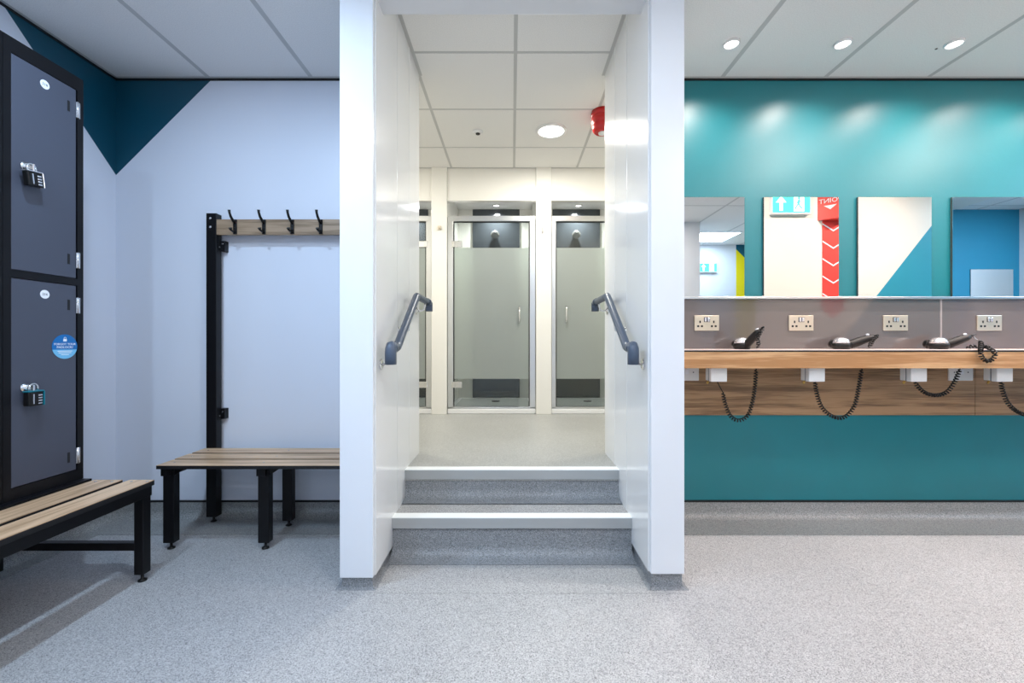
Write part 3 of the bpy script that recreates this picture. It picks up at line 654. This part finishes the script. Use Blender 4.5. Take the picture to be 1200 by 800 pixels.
# hair dryer supply boxes
bl_ = ['white power box under counter, nearest the partition', 'white power box under counter below the second socket', 'white power box under counter below the third socket', 'white power box under counter near the right edge']
b0 = None; BX = [(842.8-600)*2.32/505, (957.6-600)*2.32/505, (1077.2-600)*2.32/505, (1177.9-600)*2.32/505]
for x, n in zip(BX, bl_):
    if b0 is None:
        b0 = thing('power_box', (x, 2.32, H-.142), n, 'power box', 'power boxes under the counter')
        MB().box(-.043, .043, 0, .03, -.075, .066, .003).build('cover', M_white, b0)
        MB().box(-.0435, .0435, .033, .068, -.072, .066, .003).build('housing', M_white, b0)
        MB().box(-.0425, .0425, .029, .034, -.073, .066).build('seam', M_sgrey, b0)
        MB().lathe([(.006, 0), (.006, .018), (.004, .02)], (-.036, .045, -.072), (-.4, 0, -.8), n=12).build('cable_clamp', M_brass, b0)
    else:
        c = copy_tree(b0); c.location = (x, 2.32, H-.142); c['label'] = n
# ------------------------------------------------------------ hair dryers
def catmull(P_, n=14):
    P_ = [Vector(p) for p in P_]; Q = [P_[0]*2-P_[1]]+P_+[P_[-1]*2-P_[-2]]; out = []
    for i in range(1, len(Q)-2):
        for k in range(n):
            t = k/n; a, b_, c, d = Q[i-1], Q[i], Q[i+1], Q[i+2]
            out.append(.5*((2*b_)+(-a+c)*t+(2*a-5*b_+4*c-d)*t*t+(-a+3*b_-3*c+d)*t**3))
    out.append(P_[-1]); return out
def coil(ctrl, R=.0082, r=.0034, pitch=.0145, seg=12):
    c = catmull(ctrl, 24); L_ = [0]
    for i in range(1, len(c)): L_.append(L_[-1]+(c[i]-c[i-1]).length)
    tot = L_[-1]; N_ = int(tot/pitch*seg); pts = []; j = 0; ref = Vector((0, 1, 0))
    for i in range(N_+1):
        s = tot*i/N_
        while j < len(c)-2 and L_[j+1] < s: j += 1
        q = (s-L_[j])/max(1e-9, L_[j+1]-L_[j]); p = c[j].lerp(c[j+1], q); t = (c[j+1]-c[j]).normalized()
        u = (ref-t*ref.dot(t)).normalized(); ref = u; v = t.cross(u); a = 2*PI*i/seg
        k = min(1, i/seg, (N_-i)/seg)
        pts.append(p+(u*math.cos(a)+v*math.sin(a))*R*k)
    b = MB(); b.tube(pts, r, 5); return b
def px(x, y, D): return ((x-600)*D/505, D, H+(400-y)*D/505)
ZC = H-.043
def dryer(cx, cy, label, dirv, ln, ctrls, plain=None, hang=''):
    t = thing('hair_dryer', (cx, cy, ZC), label, 'hair dryer', 'hair dryers on the counter')
    part(MB().lathe([(.036, 0), (.044, .004), (.046, .02), (.044, .030), (.040, .034)], (cx, cy, ZC), n=28), 'motor_housing', M_blacksoft, t)
    part(MB().lathe([(.040, .033), (.041, .038), (.036, .050), (.027, .060), (.014, .066), (.002, .067)], (cx, cy, ZC), n=28), 'silver_dome', M_sil, t)
    d = Vector(dirv).normalized(); o = Vector((cx, cy, ZC+.022))+Vector((d.x, d.y, 0))*.035
    part(MB().lathe([(.014, -.004), (.023, .0), (.0245, .02), (.024, ln*.55), (.0215, ln*.8), (.017, ln*.95), (.009, ln)], o, d, n=20, sx=1.0, sy=.9), 'handle', M_blacksoft, t)
    bp = o+d*ln*.78+Vector((0, 0, .018)); part(MB().lathe([(.010, -.008), (.010, .006), (.007, .010), (.002, .011)], bp, (d.x*-.3, d.y*-.3, 1), n=16), 'button', M_sil, t)
    tip = o+d*ln; part(MB().tube([tip-d*.01, tip+d*.012, tip+d*.030], [.008, .006, .004], 10), 'cord_relief', M_blacksoft, t)
    # nozzle pointing to the wall
    part(MB().lathe([(.030, 0), (.026, .02), (.024, .035)], (cx, cy+.035, ZC+.034-.006), (0, 1, 0), n=20), 'nozzle', M_blacksoft, t)
    e = tip+d*.030
    for k, c in enumerate(ctrls):
        if k == 0: tag(coil(c).build('coiled_cord', M_blacksoft), 'black coiled cord hanging under the counter ' + hang, 'cord', 'coiled cords under the counter')
        else: part(coil([e if q == 'T' else q for q in c]), 'coiled_cord', M_blacksoft, t)
    for c in (plain or []): part(MB().tube(catmull([e if q == 'T' else q for q in c], 6), .0026, 8), 'straight_cord', M_blacksoft if len(c) < 4 else M_sil, t)
    return t
Dk = 2.33
dryer(px(869.5, 400, 2.42)[0], 2.42, 'silver and black hair dryer nearest the white partition', (.20, -.5, .50), .12,
      [[px(847, 459, Dk), px(849, 470, Dk), px(855, 486, Dk), px(865, 492.5, Dk), px(876, 487, Dk), px(882, 470, Dk), px(885, 450, Dk), px(886, 432, Dk)],
       ['T', px(888, 396, 2.29), px(889, 402, 2.30), px(887, 408, 2.31)]], None, 'from the first power box')
tag(MB().tube([px(840, 446, Dk), px(844, 454, Dk), px(847.5, 460, Dk)], .0026, 8).build('cord_lead', M_blacksoft), 'short straight black lead below the first power box', 'cord')
dryer(px(986, 400, 2.42)[0], 2.42, 'silver and black hair dryer below the mirror with teal diagonal edge', (1, -.15, .38), .135,
      [[px(955, 446, Dk), px(957, 460, Dk), px(963, 477, Dk), px(976, 488, Dk), px(990, 488.5, Dk), px(1001, 476, Dk), px(1006, 456, Dk), px(1010, 432, Dk)],
       ['T', px(1024, 397, 2.38), px(1021, 402, 2.37), (1.955, 2.36, ZC+.008)]], None, 'from the second power box')
dryer(px(1100, 400, 2.42)[0], 2.42, 'silver and black hair dryer with cord looping over the counter front', (1, -.12, .40), .135,
      [[px(1072, 446, Dk), px(1075, 452, Dk), px(1084, 460, Dk), px(1097, 463, Dk), px(1110, 459, Dk), px(1119, 447, Dk), px(1125, 432, Dk)],
       [px(1149, 399, 2.32), px(1150, 405, 2.29), px(1149, 412, 2.262), px(1151, 419, 2.262), px(1157, 423, 2.262), px(1164, 420, 2.262), px(1166, 414, 2.262), px(1161, 409, 2.262), px(1155, 406.0, 2.29), px(1146, 405.5, 2.32), px(1138, 406, 2.34), px(1132, 408, 2.35)]],
      [['T', px(1141, 394.5, 2.40), px(1145, 398, 2.37), px(1149, 399, 2.32)]], 'crossing the white double outlet')
t = coil([px(1173, 446, Dk), px(1175, 458, Dk), px(1181, 472, Dk), px(1192, 482, Dk), px(1206, 486, Dk), px(1220, 478, Dk), px(1228, 458, Dk), px(1232, 432, Dk)]).build('coiled_cord', M_blacksoft)
tag(t, 'black coiled cord hanging at the right edge under the counter', 'cord')

# ------------------------------------------------------------ things only the mirrors show
def exit_sign(x, y, z, label, s=1):
    t = thing('exit_sign', (x, y, z), label, 'exit sign')
    MB().box(-.19*s, .19*s, 0, .045, -.10*s, .10*s, .004).build('housing', M_white, t)
    MB().box(-.178*s, .178*s, .045, .047, -.085*s, .085*s).build('green_face', M_exitg, t)
    b = MB(); q = .0475      # facing +y, the reader's right is -x
    b.prism([(-.02*s, q, -.02*s), (-.09*s, q, -.02*s+.0), (-.09*s, q, -.075*s), (-.02*s, q, -.075*s)][::-1] if False else [(-.085*s, q, -.07*s), (-.115*s, q, -.07*s), (-.115*s, q, .01*s), (-.15*s, q, .01*s), (-.10*s, q, .07*s), (-.05*s, q, .01*s), (-.085*s, q, .01*s)], (0, .001, 0))
    b.build('arrow', M_exitw, t)
    MB().box(.02*s, .12*s, q, q+.001, -.075*s, .075*s).build('doorway', M_exitw, t)
    MB().lathe([(.012*s, 0), (.012*s, .001)], (.07*s, q+.001, .05*s), (0, 1, 0), n=12).tube([(.07*s, q+.001, .035*s), (.065*s, q+.001, 0)], .010*s, 6).tube([(.065*s, q+.001, 0), (.045*s, q+.001, -.03*s), (.03*s, q+.001, -.06*s)], .006*s, 6).tube([(.065*s, q+.001, 0), (.08*s, q+.001, -.03*s), (.10*s, q+.001, -.05*s)], .006*s, 6).tube([(.045*s, q+.001, .0), (.07*s, q+.001, .03*s), (.095*s, q+.001, .012*s)], .005*s, 6).build('running_figure', M_exitg, t)
    return t
exit_sign(2.665, .9, H+1.315, 'glowing green exit sign above the beige wall, seen in the second mirror')
exit_sign(3.12, -1.84, H+1.175, 'small glowing exit sign on the lobby wall, seen in the nearest mirror', .75)
# fire point sign: projecting V-shaped panel over a red strip with chevrons
t = thing('fire_sign', (3.095, .9, H+1.0), 'projecting red fire point sign above a chevron strip', 'sign')
zb, zt_ = H+1.165, H+1.46
part(MB().prism([(2.945, .9005, zb), (3.095, 1.03, zb), (3.245, .9005, zb)], (0, 0, zt_-zb)), 'sign_body', M_sred, t)
for sgn in (-1, 1):
    X = Vector((-.15, .10*sgn*-1, 0)).normalized() if sgn > 0 else Vector((-.15, -.1295, 0)).normalized()
    c = Vector((3.095+sgn*.075, .9653, 0))
    if sgn > 0: X = Vector((-.15, .1295, 0)).normalized()
    nrm = X.cross(Vector((0, 0, 1)))
    for (bd, z, sz) in (('FIRE', H+1.405, .055), ('POINT', H+1.338, .060)): o = text('lettering', bd, sz, M_swhite, frame_m(c+Vector((0, 0, z))+nrm*.001, X, (0, 0, 1)), t); o.location = -Vector(t.location)
    p = [c+X*a+Vector((0, 0, H+z))+nrm*.0008 for a, z in ((-.05, 1.295), (.05, 1.295), (0, 1.255))]
    part(MB().prism(p, nrm*.001), 'white_arrow', M_swhite, t)
t = thing('fire_strip', (3.095, .9, H), 'red wall strip with white chevrons pointing down to the extinguisher', 'sign')
part(MB().prism([(2.99, .9003, H+1.165), (2.99, .9003, H+.31), (3.095, .9003, H+.22), (3.20, .9003, H+.31), (3.20, .9003, H+1.165)], (0, .003, 0)), 'red_strip', M_sred, t)
z = H+1.14
while z > H+.42:
    for s in (-1, 1): part(MB().prism([(3.095, .9035, z-.066), (3.095+s*.105, .9035, z), (3.095+s*.105, .9035, z-.014), (3.095, .9035, z-.080)], (0, .001, 0)), 'chevron', M_swhite, t)
    z -= .168
t = thing('fire_extinguisher', (3.095, 1.01, .12), 'red fire extinguisher on the beige wall below the chevrons', 'fire extinguisher')
MB().lathe([(.05, 0), (.075, .01), (.078, .03), (.078, .42), (.065, .46), (.03, .49), (.022, .51)], (0, 0, 0)).build('cylinder', M_red, t)
MB().lathe([(.02, .51), (.02, .54)], (0, 0, 0)).box(-.012, .012, -.05, .06, .54, .555, .003).box(-.01, .01, -.05, .07, .575, .585, .003).build('valve', M_blacksoft, t)
MB().tube([(0, .02, .53), (.09, .02, .5), (.1, 0, .3), (.09, 0, .12)], [.009, .009, .009, .016], 10).build('hose', M_blacksoft, t)
MB().box(-.03, .03, -.108, -.078, .3, .36, .002).build('wall_bracket', M_sil, t)
